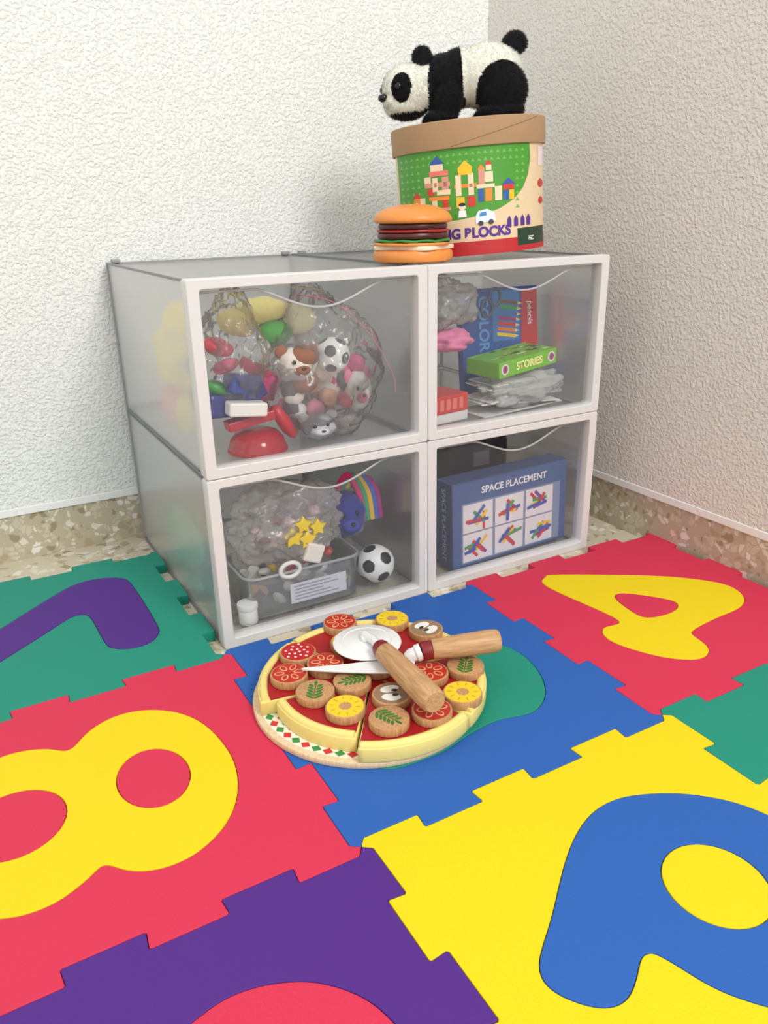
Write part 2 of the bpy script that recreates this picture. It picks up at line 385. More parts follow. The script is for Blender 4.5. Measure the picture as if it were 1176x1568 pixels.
def ltext(s,size,x,y,col,rot=0,bold=0,lv=3):
    me=textmesh(s,size,0,'CENTER',bold)
    me.transform(Matrix.Rotation(rot,4,'Z'))
    me.transform(Matrix.Translation((PX(x),PZ(y),0)))
    for v in me.vertices:v.co.z=0
    bend(me,BR+.00018*lv);addmesh('label_text',me,bk,mat('print_%d_%d_%d'%col,col,.45,0))
ltext('BUILDING BLOCKS',.0145,699,361,(84,44,140),0.0,.0006)
ltext('FSC',.006,809,378,(240,245,240),0,.0002)
for dx in (776,786,796,805):
    label('tower_icon',[(dx-3,356),(dx-3,344),(dx,338),(dx+3,344),(dx+3,356)],(84,44,140),3)
lrect('side_info',822,232,831,262,(235,215,215),2)
label('side_badge',ellp(826,290,4.5,7,14),(196,40,44),2);label('side_badge',ellp(826,318,4,6,14),(196,40,44),2)
pts=[]
for k in range(20):
    t=k/19;a=TH0+A(-.2)/BR+t*1.25;pts.append(((BR+.0035)*math.cos(a),(BR+.0035)*math.sin(a),BH-.027+.025*t))
tube('lid_seam',pts,.00025,mat('seam_dark',(120,90,62),.8),bk)

# ---------------------------------------------------------------- panda plush
pa=root('panda_plush')
pa.matrix_world=Mb@Matrix.Translation((0,0,BH+.0004))@Matrix.Rotation(YAW,4,'Z')@Matrix.Translation((-.0085,0,0))@Matrix.Diagonal((1.02,1,.92,1))
K=1/1400.0
white_f=mat('panda_white_fur',(242,242,230),.9,.25,700,.03,.2,sheen=.3);black_f=mat('panda_black_fur',(24,24,26),.9,.4,700,.05,.15,sheen=.1)
HC=Vector((-79,-10,60))
def fd(az,elv):
    a=math.radians(az);e=math.radians(elv)
    return Vector((-math.cos(a)*math.cos(e),-math.sin(a)*math.cos(e),math.sin(e)))
nose_d=fd(26,-8);eye_d=[fd(72,8),fd(-16,10)]
parts=[((44,0,74),(60,46,50),0),((5,0,74),(40,40,46),0),((-22,0,70),(34,40,44),0),((-50,-4,66),(30,32,34),0),
 (tuple(HC),(41,40,43),0),
 (tuple(HC+nose_d*26+Vector((0,0,-10))),(18,18,15),0),(tuple(HC+Vector((-4,0,-20))),(35,35,24),0),
 ((-20,-27,40),(24,17,40),.25),((-20,27,40),(24,17,40),.25),((-32,-28,13),(26,17,13),0),((-32,28,13),(26,17,13),0),
 ((66,-26,46),(38,24,44),0),((66,26,46),(38,24,44),0),((62,-30,14),(37,19,14),0),((62,30,14),(37,19,14),0)]
bm=bmesh.new()
for c,r,ry in parts:
    M=Matrix.Translation(c)@Matrix.Rotation(ry,4,'Y')@Matrix.Diagonal((r[0],r[1],r[2],1))
    bmesh.ops.create_icosphere(bm,subdivisions=4,radius=1,matrix=M)
bmesh.ops.scale(bm,vec=(K,K,K),verts=bm.verts)
me=bm2(bm,'panda_tmp');tmp=bpy.data.objects.new('tmp',me);COL.objects.link(tmp)
md=tmp.modifiers.new('r','REMESH');md.mode='VOXEL';md.voxel_size=.0012
md=tmp.modifiers.new('s','SMOOTH');md.factor=.5;md.iterations=6
bpy.context.view_layer.update()
me=bpy.data.meshes.new_from_object(tmp.evaluated_get(bpy.context.evaluated_depsgraph_get()))
bpy.data.objects.remove(tmp)
def panda_black(p):
    X,Y,Z=p.x/K,p.y/K,p.z/K
    d=(Vector((X,Y,Z))-HC)
    if X<-50+ (0 if Z>30 else -100) and Z>22 and d.length<50:
        dn=d.normalized()
        for e in eye_d:
            if dn.dot(e)>.5:
                hz=dn.z-e.z+.05;side=(dn-e-Vector((0,0,dn.z-e.z))).length
                if (hz/.62)**2+(side/.40)**2<1: return True
        return False
    t=Z/115.0
    left=-66+26*t;right=6-2*t+ (4 if Z<40 else 0)
    if left<X<right: return True
    if X<right and Z<26: return True
    if X>20 and (((X-65)/41)**2+((Z-42)/48)**2<1) and (abs(Y)>16 or Z<26): return True
    if Z<22 and X>20: return True
    return False
me.materials.append(white_f);me.materials.append(black_f)
for p in me.polygons:
    p.material_index=1 if panda_black(p.center) else 0;p.use_smooth=True
zmin=min(v.co.z for v in me.vertices)
body=addmesh('body',me,pa,());body.location.z=-zmin
def fur(me,name,par,n,length,mats,loc,idx=None):
    ps=[p for p in me.polygons];areas=[p.area for p in ps]
    ch=random.choices(ps,weights=areas,k=n);vs=[];fs=[];mi=[];nn=[]
    for p in ch:
        c=p.center+Vector((random.uniform(-1,1),random.uniform(-1,1),random.uniform(-1,1)))*.0006
        nrm=p.normal.copy()
        d=(nrm*.8+Vector((.45,0,-.45))+Vector((random.gauss(0,.28),random.gauss(0,.28),random.gauss(0,.28)))).normalized()
        if d.dot(nrm)<.15: d=(d+nrm*.5).normalized()
        if c.z<.003: d.z=abs(d.z)*.3
        L=length*random.uniform(.6,1.2)
        s=d.cross(nrm)
        if s.length<.05: s=d.cross(Vector((random.gauss(0,1),random.gauss(0,1),random.gauss(0,1))))
        s=s.normalized()*.0003
        k=len(vs);vs+= [c-s,c+s,c+d*L+Vector((0,0,-L*.1))];fs.append((k,k+1,k+2));mi.append(p.material_index if idx is None else idx)
        j=(nrm+Vector((random.gauss(0,.12),random.gauss(0,.12),random.gauss(0,.12)))).normalized();nn+=[j,j,j]
    m2=bpy.data.meshes.new(name);m2.from_pydata(vs,[],fs)
    for m in mats: m2.materials.append(m)
    for p,i in zip(m2.polygons,mi): p.material_index=i;p.use_smooth=True
    m2.normals_split_custom_set_from_vertices(nn)
    o=addmesh(name,m2,par,());o.location=loc;return o
fur(me,'fur',pa,60000,.0030,[white_f,black_f],(0,0,-zmin))
def furball(name,c,r,m,rot=(0,0,0),n=2500):
    o=ell(name,c,r,m,pa,3,rot)
    f=fur(o.data,name+'_fur',o,n,.0028,[m],(0,0,0),0)
dz=-zmin/K
furball('ear_near',tuple(K*v for v in (-54,-14,108+dz)),(.0125,.007,.0132),black_f,(0,0.2,.5))
furball('ear_far',tuple(K*v for v in (-60,36,82+dz)),(.0105,.007,.0110),black_f,(0,-.1,.5))
furball('tail',tuple(K*v for v in (90,-2,118+dz)),(.0138,.010,.0142),black_f,(0,.3,0))
gl=mat('glossy_black',(12,12,14),.08,0);
ell('nose',tuple(K*v for v in (HC+nose_d*45+Vector((0,0,-3+dz)))),(.0056,.0060,.0048),gl,pa,3,(0,0,math.radians(26)))
for i,e in enumerate(eye_d):
    e2=(e+nose_d*.12).normalized()
    ell('eye_%d'%(i+1),tuple(K*v for v in (HC+e2*39.5+Vector((0,0,dz)))),(.0042,.0042,.0044),gl,pa,3)
tube('mouth',[tuple(K*v for v in (HC+fd(a,-30+abs(a-26)*.25).normalized()*41+Vector((0,0,dz)))) for a in (8,14,20,26,32,38,44)],.0005,black_f,pa)

# ---------------------------------------------------------------- toy burger
bg=root('toy_hamburger',(.279,.082,H+.0012),(0,0,.3))
bun=mat('bun_orange',(226,142,66),.4,.05,200,.05)
puck('bottom_bun',.0435,0,.0125,.004,bun,bg,56)
me=shape([rrect(-.0345,-.0345,.0345,.0345,.010)],.0016,.0006);addmesh('cheese',me,bg,mat('toy_cheese',(244,226,196),.4,.05),False,(0.001,-.001,.0148),(0,0,.25))
puck('bun_slice',.0415,.0171,.0200,.0013,bun,bg,56,(-.002,0,0))
vs=[];fs=[];n=96
for i in range(n):
    a=2*math.pi*i/n;w=.0015*math.sin(9*a)
    for r,z in ((.02,.0202),(.0405+w,.0204+.0006*math.sin(9*a+1)),(.0405+w,.0228+.0006*math.sin(9*a+1)),(.02,.0232)):
        vs.append((r*math.cos(a),r*math.sin(a),z))
for i in range(n):
    j=(i+1)%n
    for k in range(3): fs.append((i*4+k,j*4+k,j*4+k+1,i*4+k+1))
ml=bpy.data.meshes.new('l');ml.from_pydata(vs,[],fs);addmesh('lettuce',ml,bg,mat('toy_lettuce',(60,130,50),.4,.05),True)
puck('patty',.0385,.0235,.0300,.0025,mat('toy_patty',(80,26,24),.35,.1),bg,56)
puck('tomato',.0390,.0301,.0330,.0012,mat('toy_tomato',(158,34,30),.35,.05),bg,56)
puck('upper_patty',.0375,.0331,.0392,.0022,mat('toy_patty2',(66,26,24),.35,.1),bg,56)
prof=[(0,.0394),(.039,.0394),(.0415,.0405),(.0425,.0425),(.0418,.0455),(.038,.0500),(.030,.0542),(.018,.0572),(.008,.0583),(0,.0585)]
lathe('top_bun',prof,bun,bg,64)
for k in range(26):
    a=random.uniform(0,6.28);r=math.sqrt(random.random())*.033
    z=.0585-.0095*(r/.037)**2.2
    ell('sesame',(r*math.cos(a),r*math.sin(a),z),(.0016,.0009,.0006),mat('sesame_seed',(250,228,190),.5),bg,1,(0,0,random.uniform(0,3)))

# ---------------------------------------------------------------- pizza toy
pz=root('toy_pizza',(.096,-.141,MT))
bwood=wood('board_wood',(230,206,168),(214,186,142));twood=wood('token_wood',(204,158,110),(178,128,82),90);hw=wood('handle_wood',(206,164,118),(180,136,90),60)
puck('serving_board',.105,0,.006,.0015,bwood,pz,96,(-.004,.003,0))
pr=mat('print_red',(205,45,45),.5,0);pg=mat('print_green',(50,140,70),.5,0);pw=mat('print_white',(240,232,214),.5,0)
me=shape([ellp(0,0,.099,.099,96),ellp(0,0,.081,.081,96)],0);addmesh('board_print_base',me,pz,pw,False,(-.004,.003,.0061))
for k in range(56):
    a=2*math.pi*k/56;da=math.pi/56
    for m_,r0,r1,sh_ in ((pr,.0815,.0895,0),(pg,.0905,.0985,1)):
        aa=a+da*sh_
        P=[(r0*math.cos(aa),r0*math.sin(aa)),((r0+r1)/2*math.cos(aa-da*.9),(r0+r1)/2*math.sin(aa-da*.9)),(r1*math.cos(aa),r1*math.sin(aa)),((r0+r1)/2*math.cos(aa+da*.9),(r0+r1)/2*math.sin(aa+da*.9))]
        quad('board_diamond',[(x-.004,y+.003,.0064) for x,y in P],m_ if (k+sh_)%2==0 else (pg if m_ is pr else pr),pz)
crust=mat('toy_crust',(236,218,130),.45,.1,250,.04);sauce=mat('toy_sauce',(168,22,30),.4,.1,250,.05)
def sector(r0,r1,a0,a1,n=20):
    o=[]
    if r0<1e-6:o.append((0,0))
    else:
        o+=[(r0*math.cos(a1+(a0-a1)*k/n),r0*math.sin(a1+(a0-a1)*k/n)) for k in range(n+1)]
    o+=[(r1*math.cos(a0+(a1-a0)*k/n),r1*math.sin(a0+(a1-a0)*k/n)) for k in range(n+1)]
    return o
for k in range(6):
    a0=math.radians(-126+60*k+.6);a1=math.radians(-126+60*(k+1)-.6)
    am=(a0+a1)/2;R=.103 if k!=5 else .0905
    off=.0015
    lo=(off*math.cos(am),off*math.sin(am))
    me=shape([sector(0,R,a0,a1)],.0058,.0008,-.0008);addmesh('slice_%d_crust'%(k+1),me,pz,crust,False,(lo[0],lo[1],.0129))
    me=shape([sector(0,R-.009,a0+.01,a1-.01)],.0002);addmesh('slice_%d_sauce'%(k+1),me,pz,sauce,False,(lo[0],lo[1],.0197))
    n=16;rp=[]
    for t in range(n+1):
        a=a0+.02+(a1-a0-.04)*t/n;rp.append((lo[0]+(R-.005)*math.cos(a),lo[1]+(R-.005)*math.sin(a),.0190))
    tube('slice_%d_rim'%(k+1),rp,.0042,crust,pz)
def token(x,y,kind,tilt=(0,0),z=.0200):
    t=root('tok',(x-.096,y+.141,z),(tilt[0],tilt[1],random.uniform(0,6)));t.name='topping_'+kind;t.parent=pz
    puck('disc',.0172,0,.0078,.001,twood,t,40)
    zz=.0079
    def flat(l,m,h=zz): 
        me=shape(l,0.0001);addmesh('print',me,t,m,False,(0,0,h))
    tomc=mat('tomato_print',(190,50,36),.4,0);crm=mat('cream_print',(232,172,124),.5,0);yl=mat('pine_print',(238,204,40),.45,0)
    if kind=='tomato':
        flat([ellp(0,0,.0155,.0155)],tomc)
        for k in range(6):
            a=k*math.pi/3
            flat([ellp(.0088*math.cos(a),.0088*math.sin(a),.0048,.0030,14,a)],crm,zz+.0003)
            flat([ellp(.0088*math.cos(a),.0088*math.sin(a),.0034,.0019,14,a)],tomc,zz+.0006)
    elif kind=='salami':
        flat([ellp(0,0,.0158,.0158)],mat('salami_print',(190,28,36),.4,0))
        for k in range(16):
            a=k*2.4;r=.0033*math.sqrt(k+.3);flat([ellp(r*math.cos(a),r*math.sin(a),.0014,.0012,10)],mat('salami_dot',(245,225,220),.5,0),zz+.0003)
    elif kind=='pineapple':
        flat([ellp(0,0,.0158,.0158),ellp(0,0,.0055,.0055)],yl)
        dk=mat('pine_line',(205,160,20),.5,0)
        for k in range(10):
            a=k*math.pi/5;flat([ellp(.0115*math.cos(a),.0115*math.sin(a),.0022,.0004,8,a)],dk,zz+.0003)
    elif kind=='basil':
        gr=mat('basil_print',(58,118,44),.5,0)
        for k in range(5):
            u=-.010+.0042*k
            for sgn in (1,-1):
                flat([ellp(sgn*.0038,u,.0046-.0004*k,.0014,12,sgn*.7)],gr)
        flat([ellp(0,0,.0005,.0125,12)],gr,zz+.0002);flat([ellp(0,.0105,.0014,.0035,12)],gr)
    elif kind=='mushroom':
        flat([ellp(0,0,.0155,.0155)],mat('mush_bg',(150,120,90),.5,0))
        for sgn in (1,-1):
            flat([ellp(sgn*.0062,.001,.0052,.0085,18,sgn*.2)],mat('mush_white',(238,236,226),.5,0),zz+.0003)
            flat([ellp(sgn*.0035,-.003,.0018,.0030,12)],mat('mush_dark',(50,46,44),.5,0),zz+.0006)
for x,y,k in ((50,-78,'salami'),(110,-47,'tomato'),(159,-69,'pineapple'),(178,-104,'mushroom'),(28,-108,'tomato'),(37,-145,'basil'),(49,-180,'pineapple'),(73,-213,'basil'),(110,-221,'tomato'),(146,-214,'pineapple'),(173,-180,'basil'),(139,-172,'tomato'),(92,-184,'mushroom'),(72,-148,'basil'),(64,-109,'tomato'),(132,-92,'tomato'),(100,-85,'pineapple'),(105,-135,'basil')):
    token(x/1000,y/1000,k)
def rod(name,p0,p1,prof,m,par,seg=28):
    p0=Vector(p0);p1=Vector(p1);d=p1-p0;L=d.length
    o=lathe(name,[(r,z*L) for r,z in prof],m,par,seg,tuple(p0));o.rotation_mode='QUATERNION';o.rotation_quaternion=d.to_track_quat('Z','Y');return o
wp=mat('white_toy_plastic',(236,236,234),.3,.03);rp_=mat('red_ring',(130,26,30),.4,.05)
pc=root('toy_pizza_cutter',(.108,-.110,.0475))
lathe('wheel',[(0,-.001),(.030,-.001),(.0325,.0005),(.0325,.0012),(.030,.0028),(.020,.0028),(.019,.0034),(.0,.0034)],wp,pc,56)
lathe('wheel_groove',[(.0225,.0029),(.0235,.0034),(.0245,.0029)],wp,pc,56)
puck('hub',.006,.0034,.0075,.001,wp,pc)
tube('fork',[(0,.004,.0065),(0.001,-.012,.0085),(-.001,-.030,.0095)],.0045,wp,pc)
rod('collar',(-.001,-.027,.0095),(-.002,-.037,.0098),[(0,0),(.0075,0),(.0085,.3),(.0085,1),(0,1)],rp_,pc)
rod('handle',(-.002,-.0372,.0098),(-.006,-.128,.0115),[(0,0),(.0088,0),(.0095,.03),(.0108,.4),(.0114,.85),(.0108,.97),(.009,1),(0,1)],hw,pc)
kn=root('toy_knife',(.13,-.152,.0442))
bl_=cr([(39,-116),(80,-132),(124,-146),(132,-152),(128,-163),(112,-166),(90,-155),(62,-136),(44,-122)],4)
me=shape([[((x-130)/1000,(y+152)/1000) for x,y in bl_]],.0006,.0004,-.0004);addmesh('blade',me,kn,wp,False,(0,0,.0008))
rod('bolster',(-.004,.001,.0030),(.010,-.004,.0075),[(0,0),(.004,0),(.0065,.3),(.0065,.6),(.008,.7),(.008,1),(0,1)],wp,kn)
rod('collar',(.0102,-.0041,.0075),(.019,-.0072,.0085),[(0,0),(.0085,0),(.009,.3),(.009,1),(0,1)],rp_,kn)
rod('handle',(.0192,-.0073,.0085),(.080,-.029,.0105),[(0,0),(.0088,0),(.0095,.03),(.0105,.4),(.0112,.85),(.0105,.97),(.009,1),(0,1)],hw,kn)

# ---------------------------------------------------------------- drawer contents
bagm=haze('bag_film',(250,251,252),.12,.2,1.3,bumps=1.0,bscale=34)
def crumple(name,c,r,m,par,amp=.16,sub=5,seed=0,flat=None,fs=3.0,top=0):
    bm=bmesh.new();bmesh.ops.create_icosphere(bm,subdivisions=sub,radius=1)
    for v in bm.verts:
        p=v.co*fs*.5+Vector((seed*3.1,seed*1.7,seed))
        k=1+amp*noise.noise(p)*1.6+amp*.6*noise.noise(p*2.7)+amp*.45*abs(noise.noise(p*5))+amp*.3*abs(noise.noise(p*9))
        tz_=max(0,v.co.z)
        q=1-top*tz_
        v.co=Vector((v.co.x*r[0]*q,v.co.y*r[1]*q,v.co.z*r[2]))*k
        if flat is not None and v.co.z+c[2]<flat: v.co.z=flat-c[2]+ (v.co.z+c[2]-flat)*.03
        v.co.y=max(v.co.y,.0435-c[1])
    return addmesh(name,bm2(bm,name),par,m,True,c)
def plush(name,c,r,col,par,face=True,col2=None,seed=0):
    m=mat('plush_%d_%d_%d'%col,col,.85,.5,300,.08,.2,sheen=.3)
    ell(name,c,r,m,par,3,(0,0,0),.07,24)
    if face:
        dk=mat('plush_black',(25,25,28),.4,0)
        for s_ in (-1,1):
            ell(name+'_eye',(c[0]+s_*r[0]*.35-.15*r[0],c[1]-r[1]*.9,c[2]+r[2]*.25),(r[0]*.11,r[1]*.11,r[2]*.13),dk,par,2)
        m2=mat('plush_%d_%d_%d'%(col2 or col),col2 or col,.85,.5,300,.08)
        ell(name+'_muzzle',(c[0]-.1*r[0],c[1]-r[1]*.8,c[2]-r[2]*.25),(r[0]*.45,r[1]*.4,r[2]*.32),m2,par,2)
        ell(name+'_nose',(c[0]-.12*r[0],c[1]-r[1]*1.15,c[2]-r[2]*.12),(r[0]*.13,r[1]*.1,r[2]*.1),dk,par,2)
        for s_ in (-1,1):
            ell(name+'_ear',(c[0]+s_*r[0]*.8,c[1],c[2]+r[2]*.75),(r[0]*.35,r[1]*.2,r[2]*.4),m2,par,2)
def soccer(name,c,r,par=None):
    rt=root(name,c)
    if par: rt.parent=par
    bm=bmesh.new();bmesh.ops.create_icosphere(bm,subdivisions=1,radius=1);verts12=[v.co.copy().normalized() for v in bm.verts];bm.free()
    bm=bmesh.new();bmesh.ops.create_icosphere(bm,subdivisions=5,radius=r)
    me=bm2(bm,name);me.materials.append(mat('ball_white',(240,240,238),.4,.05));me.materials.append(mat('ball_black',(28,28,32),.4,.05))
    for p in me.polygons:
        d=p.center.normalized();q=max(d.dot(v) for v in verts12)
        p.material_index=1 if q>.94 else 0;p.use_smooth=True
    o=addmesh('ball',me,rt,(),False,(0,0,0),(.5,.35,.2));return rt
F1=H/2+.0075
F0=.0075
tb=root('bag_of_assorted_toys')
plush('puppy',(.134,.080,.282),(.022,.020,.018),(236,226,214),tb,True,(150,90,60))
ell('puppy_patch',(.139,.074,.290),(.017,.016,.012),mat('plush_150_90_60',(150,90,60),.85),tb,3)
ell('puppy_body',(.142,.085,.262),(.016,.016,.014),mat('plush_150_90_60',(150,90,60),.85),tb,3,(0,0,0),.06)
soccer('plush_ball',(.174,.078,.287),.019,tb)
plush('bunny',(.208,.086,.243),(.015,.016,.022),(238,234,230),tb,True,(240,130,170))
for k in range(34):
    x=random.uniform(.118,.215);z=random.uniform(.205,.275)
    c=random.choice([(206,150,120),(222,90,120),(190,190,196),(238,234,230),(240,150,180),(150,100,80),(210,70,130),(236,226,214),(90,90,100),(222,214,206)])
    ell('small_plush',(x,random.uniform(.085,.11),z),(random.uniform(.008,.014),random.uniform(.008,.012),random.uniform(.008,.015)),mat('plush_%d_%d_%d'%c,c,.85,.5,300,.08),tb,3,(random.uniform(-1,1),random.uniform(-1,1),0),.10,26)
plush('elephant',(.153,.078,.212),(.021,.018,.014),(190,190,196),tb,True,(220,220,222))
plush('green_toy',(.120,.105,.312),(.020,.016,.014),(76,160,66),tb,False)
plush('duck',(.112,.115,.335),(.030,.020,.014),(236,224,140),tb,False)
plush('chick',(.150,.120,.322),(.025,.018,.018),(236,226,180),tb,False)
plush('beige_plush',(.185,.120,.255),(.03,.025,.035),(222,214,206),tb,False)
crumple('clear_bag',(.168,.094,.275),(.068,.045,.080),bagm,tb,.16,6,1,F1,3.0,.35)
arc=cr([(.125,.052,.355),(.165,.050,.345),(.205,.049,.31),(.232,.049,.265),(.235,.049,.245)],6,False)
tube('zip_seal',arc,.0006,mat('zip_red',(190,130,130),.4),tb)
def blob(nm,c,r,col,par,rot=(0,0,0),shp='e'):
    m=mat('toy_%d_%d_%d'%col,col,.35,.05)
    if shp=='e': return ell(nm,c,r,m,par,3,rot,.05,20)
    return box(nm,c[0]-r[0],c[0]+r[0],c[1]-r[1],c[1]+r[1],c[2]-r[2],c[2]+r[2],m,par,min(r)*.3,rot)
crumple('second_bag',(.066,.09,.302),(.037,.038,.056),bagm,tb,.24,6,4,.215,3.0,.3)
blob('red_block',(.048,.075,.308),(.016,.013,.009),(186,34,60),tb,(.2,.3,0))
blob('pink_block',(.052,.068,.290),(.014,.010,.006),(214,90,130),tb,(.2,-.3,0))
blob('green_ring',(.043,.075,.268),(.012,.010,.007),(60,150,70),tb,(0,.5,0))
blob('blue_arch',(.068,.070,.270),(.018,.010,.010),(40,66,150),tb,(0,.2,.3),'b')
blob('navy_block',(.078,.075,.258),(.014,.010,.008),(34,44,110),tb,(0,-.4,.2),'b')
blob('red_frame',(.086,.078,.282),(.016,.008,.005),(170,30,70),tb,(.3,.5,0),'b')
blob('magenta_block',(.098,.082,.262),(.010,.008,.014),(190,50,110),tb,(.3,.2,0),'b')
blob('blue_plate',(.055,.09,.248),(.028,.02,.012),(46,54,130),tb,(0,.1,.2),'b')
blob('white_block',(.066,.058,.247),(.020,.009,.007),(240,238,232),tb,(0,.12,0),'b')
blob('red_telephone',(.108,.065,.226),(.007,.010,.022),(190,30,44),tb,(0,-.5,0))
blob('red_bar',(.075,.070,.232),(.028,.009,.005),(180,28,50),tb,(0,-.15,0),'b')
blob('yellow_plate',(.082,.11,.325),(.022,.015,.014),(236,214,110),tb,(0,.3,0))
rc=root('toy_red_bowl',(.082,.078,F1))
lathe('bowl',[(0,.024),(.012,.0235),(.022,.020),(.028,.013),(.030,.006),(.0305,.003),(.032,.002),(.032,0),(0,0)],mat('glossy_red',(174,28,42),.15,0),rc,48)
ys=root('yellow_plush_giraffe')
ypl=mat('plush_yellow',(248,220,30),.85,.4,200,.1)
crumple('body',(.035,.18,.285),(.017,.06,.038),ypl,ys,.2,4,9)
crumple('head',(.036,.16,.322),(.016,.035,.022),ypl,ys,.15,4,6)
crumple('patch',(.034,.20,.225),(.015,.05,.022),mat('plush_pink',(240,130,140),.85,.4),ys,.2,4,5,F1)
crumple('tail',(.034,.15,.226),(.013,.03,.018),ypl,ys,.2,4,2,F1)

cb=root('coloring_pencil_box',(.442,.128,.2150),(math.radians(-7),0,math.radians(-6)))
box('sleeve',-.055,.058,0,.014,-.012,.122,mat('box_blue',(36,84,158),.4,.05),cb,.0008)
def face(par,pts,col,y=-.0003):
    quad('print',[(x,y,z) for x,z in pts],mat('print_%d_%d_%d'%col,col,.4,0),par)
face(cb,[(.032,.045),(.0575,.03),(.0575,.119),(.034,.119)],(190,44,50))
face(cb,[(-.01,.055),(.030,.055),(.030,.118),(-.01,.118)],(54,120,186))
for k,c in enumerate([(240,200,40),(230,120,40),(210,40,50),(150,50,120),(50,110,190),(60,160,80),(120,80,50)]):
    x0=-.004+.001*k;z=.062+.0068*k
    face(cb,[(x0,z),(x0+.026,z-.004),(x0+.026,z+.0005),(x0,z+.0045)],c,-.0006)
    face(cb,[(x0+.026,z-.004),(x0+.033,z-.0022),(x0+.026,z+.0005)],(230,200,150),-.0006)
def ftext(par,s,size,x,z,col,rot=0,y=-.0008,bold=0):
    me=textmesh(s,size,0,'CENTER',bold);me.transform(Matrix.Rotation(rot,4,'Z'))
    addmesh('title',me,par,mat('print_%d_%d_%d'%col,col,.4,0),False,(x,y,z),UP)
ftext(cb,'COLOR',.020,-.024,.078,(90,150,215),-math.pi/2,bold=.0006)
ftext(cb,'pencils',.011,.046,.088,(245,245,245),-math.pi/2)
for k in range(5): face(cb,[(.036+.004*k,.02),(.039+.004*k,.02),(.039+.004*k,.045-.003*k),(.0375+.004*k,.052-.003*k),(.036+.004*k,.045-.003*k)],[(230,230,230),(60,170,90),(240,200,50),(230,90,40),(180,60,140)][k],-.0006)
gb=root('card_game_box',(.425,.052,.2460),(0,math.radians(-4),math.radians(9)))
box('card_box',-.052,.050,0,.055,0,.019,mat('game_green',(118,190,52),.4,.05,300,.05),gb,.0008)
for x in (-.042,.040):
    me=shape([ellp(0,0,.0065,.0065)],0.0001);addmesh('badge',me,gb,mat('print_255_235_225',(235,215,225),.4,0),False,(x,-.0003,.0098),UP)
    me=shape([ellp(0,0,.004,.0045)],0.0001);addmesh('badge_in',me,gb,mat('print_150_60_110',(150,60,110),.4,0),False,(x,-.0006,.0098),UP)
ftext(gb,'STORIES',.0125,0,.0095,(250,245,150),0,-.0006,.0005)
for k in range(24):
    x=random.uniform(-.046,.044);y=random.uniform(.006,.05);w=random.uniform(.003,.007);c=random.choice([(50,60,50),(200,220,120),(60,120,50),(235,240,220)])
    quad('top_print',[(x-w,y-.002,.0193),(x+w,y-.002,.0193),(x+w,y+.002,.0193),(x-w,y+.002,.0193)],mat('print_%d_%d_%d'%c,c,.4,0),gb)
rb=root('red_card_box',(.307,.055,F1),(0,0,math.radians(8)))
box('card_box',-.023,.034,0,.045,.012,.033,mat('game_red',(206,60,56),.4,.05),rb,.001)
box('white_notepad',-.025,.036,.002,.048,0,.0118,mat('paper_white',(228,226,224),.6,.1),rb,.001)
for k in range(5):
    quad('print',[(-.02+.01*k,-.0003,.016),(-.014+.01*k,-.0003,.016),(-.014+.01*k,-.0003,.029),(-.02+.01*k,-.0003,.029)],mat('print_240_200_190',(226,120,110),.4,0),rb)
pp=root('folded_paper_sheets')
for k in range(5):
    box('sheet_%d'%(k+1),.36+.004*k,.485-.006*k,.056,.110,F1+.0012+.0088*k,F1+.0026+.0088*k,mat('paper_white',(228,226,224)),pp,.0003,(0,math.radians((-2,3,-4,3,-2)[k]),math.radians((2,-5,4,-3,3)[k])))
crumple('crumpled_wrap',(.425,.070,.223),(.058,.026,.019),haze('wrap_white',(248,248,248),.65,.25,.8,bumps=.6),pp,.25,5,8,F1,5)
ob_=root('shopping_bag_bundle')
wbag=haze('bag_white',(246,245,244),.35,.2,1.2,bumps=.9,bscale=34)
crumple('bag_left',(.325,.095,.330),(.036,.036,.028),wbag,ob_,.25,5,12)
crumple('pink_cloth',(.329,.080,.288),(.026,.022,.012),mat('cloth_pink',(226,130,170),.8,.4,200,.1),ob_,.25,4,15)
crumple('grey_pouch',(.33,.20,.245),(.04,.05,.045),wbag,ob_,.2,5,17,F1)
for dx,dz_ in ((0,0),(.011,.012)):
    tube('scissor_ring',[(.372+dx+.008*math.cos(t*.35),.07,.322+dz_+.010*math.sin(t*.35)) for t in range(18)],.0016,mat('scissor_grey',(60,66,84),.3),ob_,True)

tub=root('plastic_tub',(.118,.095,F0))
tm=haze('tub_clear',(244,246,247),.18,.15,.9)
me=shape([rrect(-.068,-.040,.068,.040,.014),rrect(-.0665,-.0385,.0665,.0385,.013)],.024);addmesh('tub_wall',me,tub,tm,False,(0,0,.026))
me=shape([rrect(-.068,-.040,.068,.040,.014)],.0004);addmesh('tub_base',me,tub,tm,False,(0,0,.001))
tube('tub_rim',[(x,y,.051) for x,y in rrect(-.071,-.043,.071,.043,.016)],.0018,haze('rim_clear',(240,242,244),.55,.2,1.0),tub,True)
for k in range(26):
    c=random.choice([(235,232,226),(206,160,108),(240,210,60),(200,60,60),(80,80,90),(235,232,226)])
    x=random.uniform(-.055,.055);y=random.uniform(-.028,.028);z=random.uniform(.008,.04)
    blob('small_part',(x,y,z),(random.uniform(.005,.011),random.uniform(.005,.009),random.uniform(.003,.007)),c,tub,(random.uniform(-1,1),random.uniform(-1,1),0),random.choice('eb'))
box('paper_label',-.020,.050,-.0412,-.0406,.010,.034,mat('paper_label_m',(214,214,224),.5,.05),tub)
for k in range(5): box('label_line',-.015,.04-.01*(k%3),-.0418,-.0413,.014+.004*k,.015+.004*k,mat('print_grey',(150,150,165),.5,0),tub)
sb=root('bag_of_star_beads')
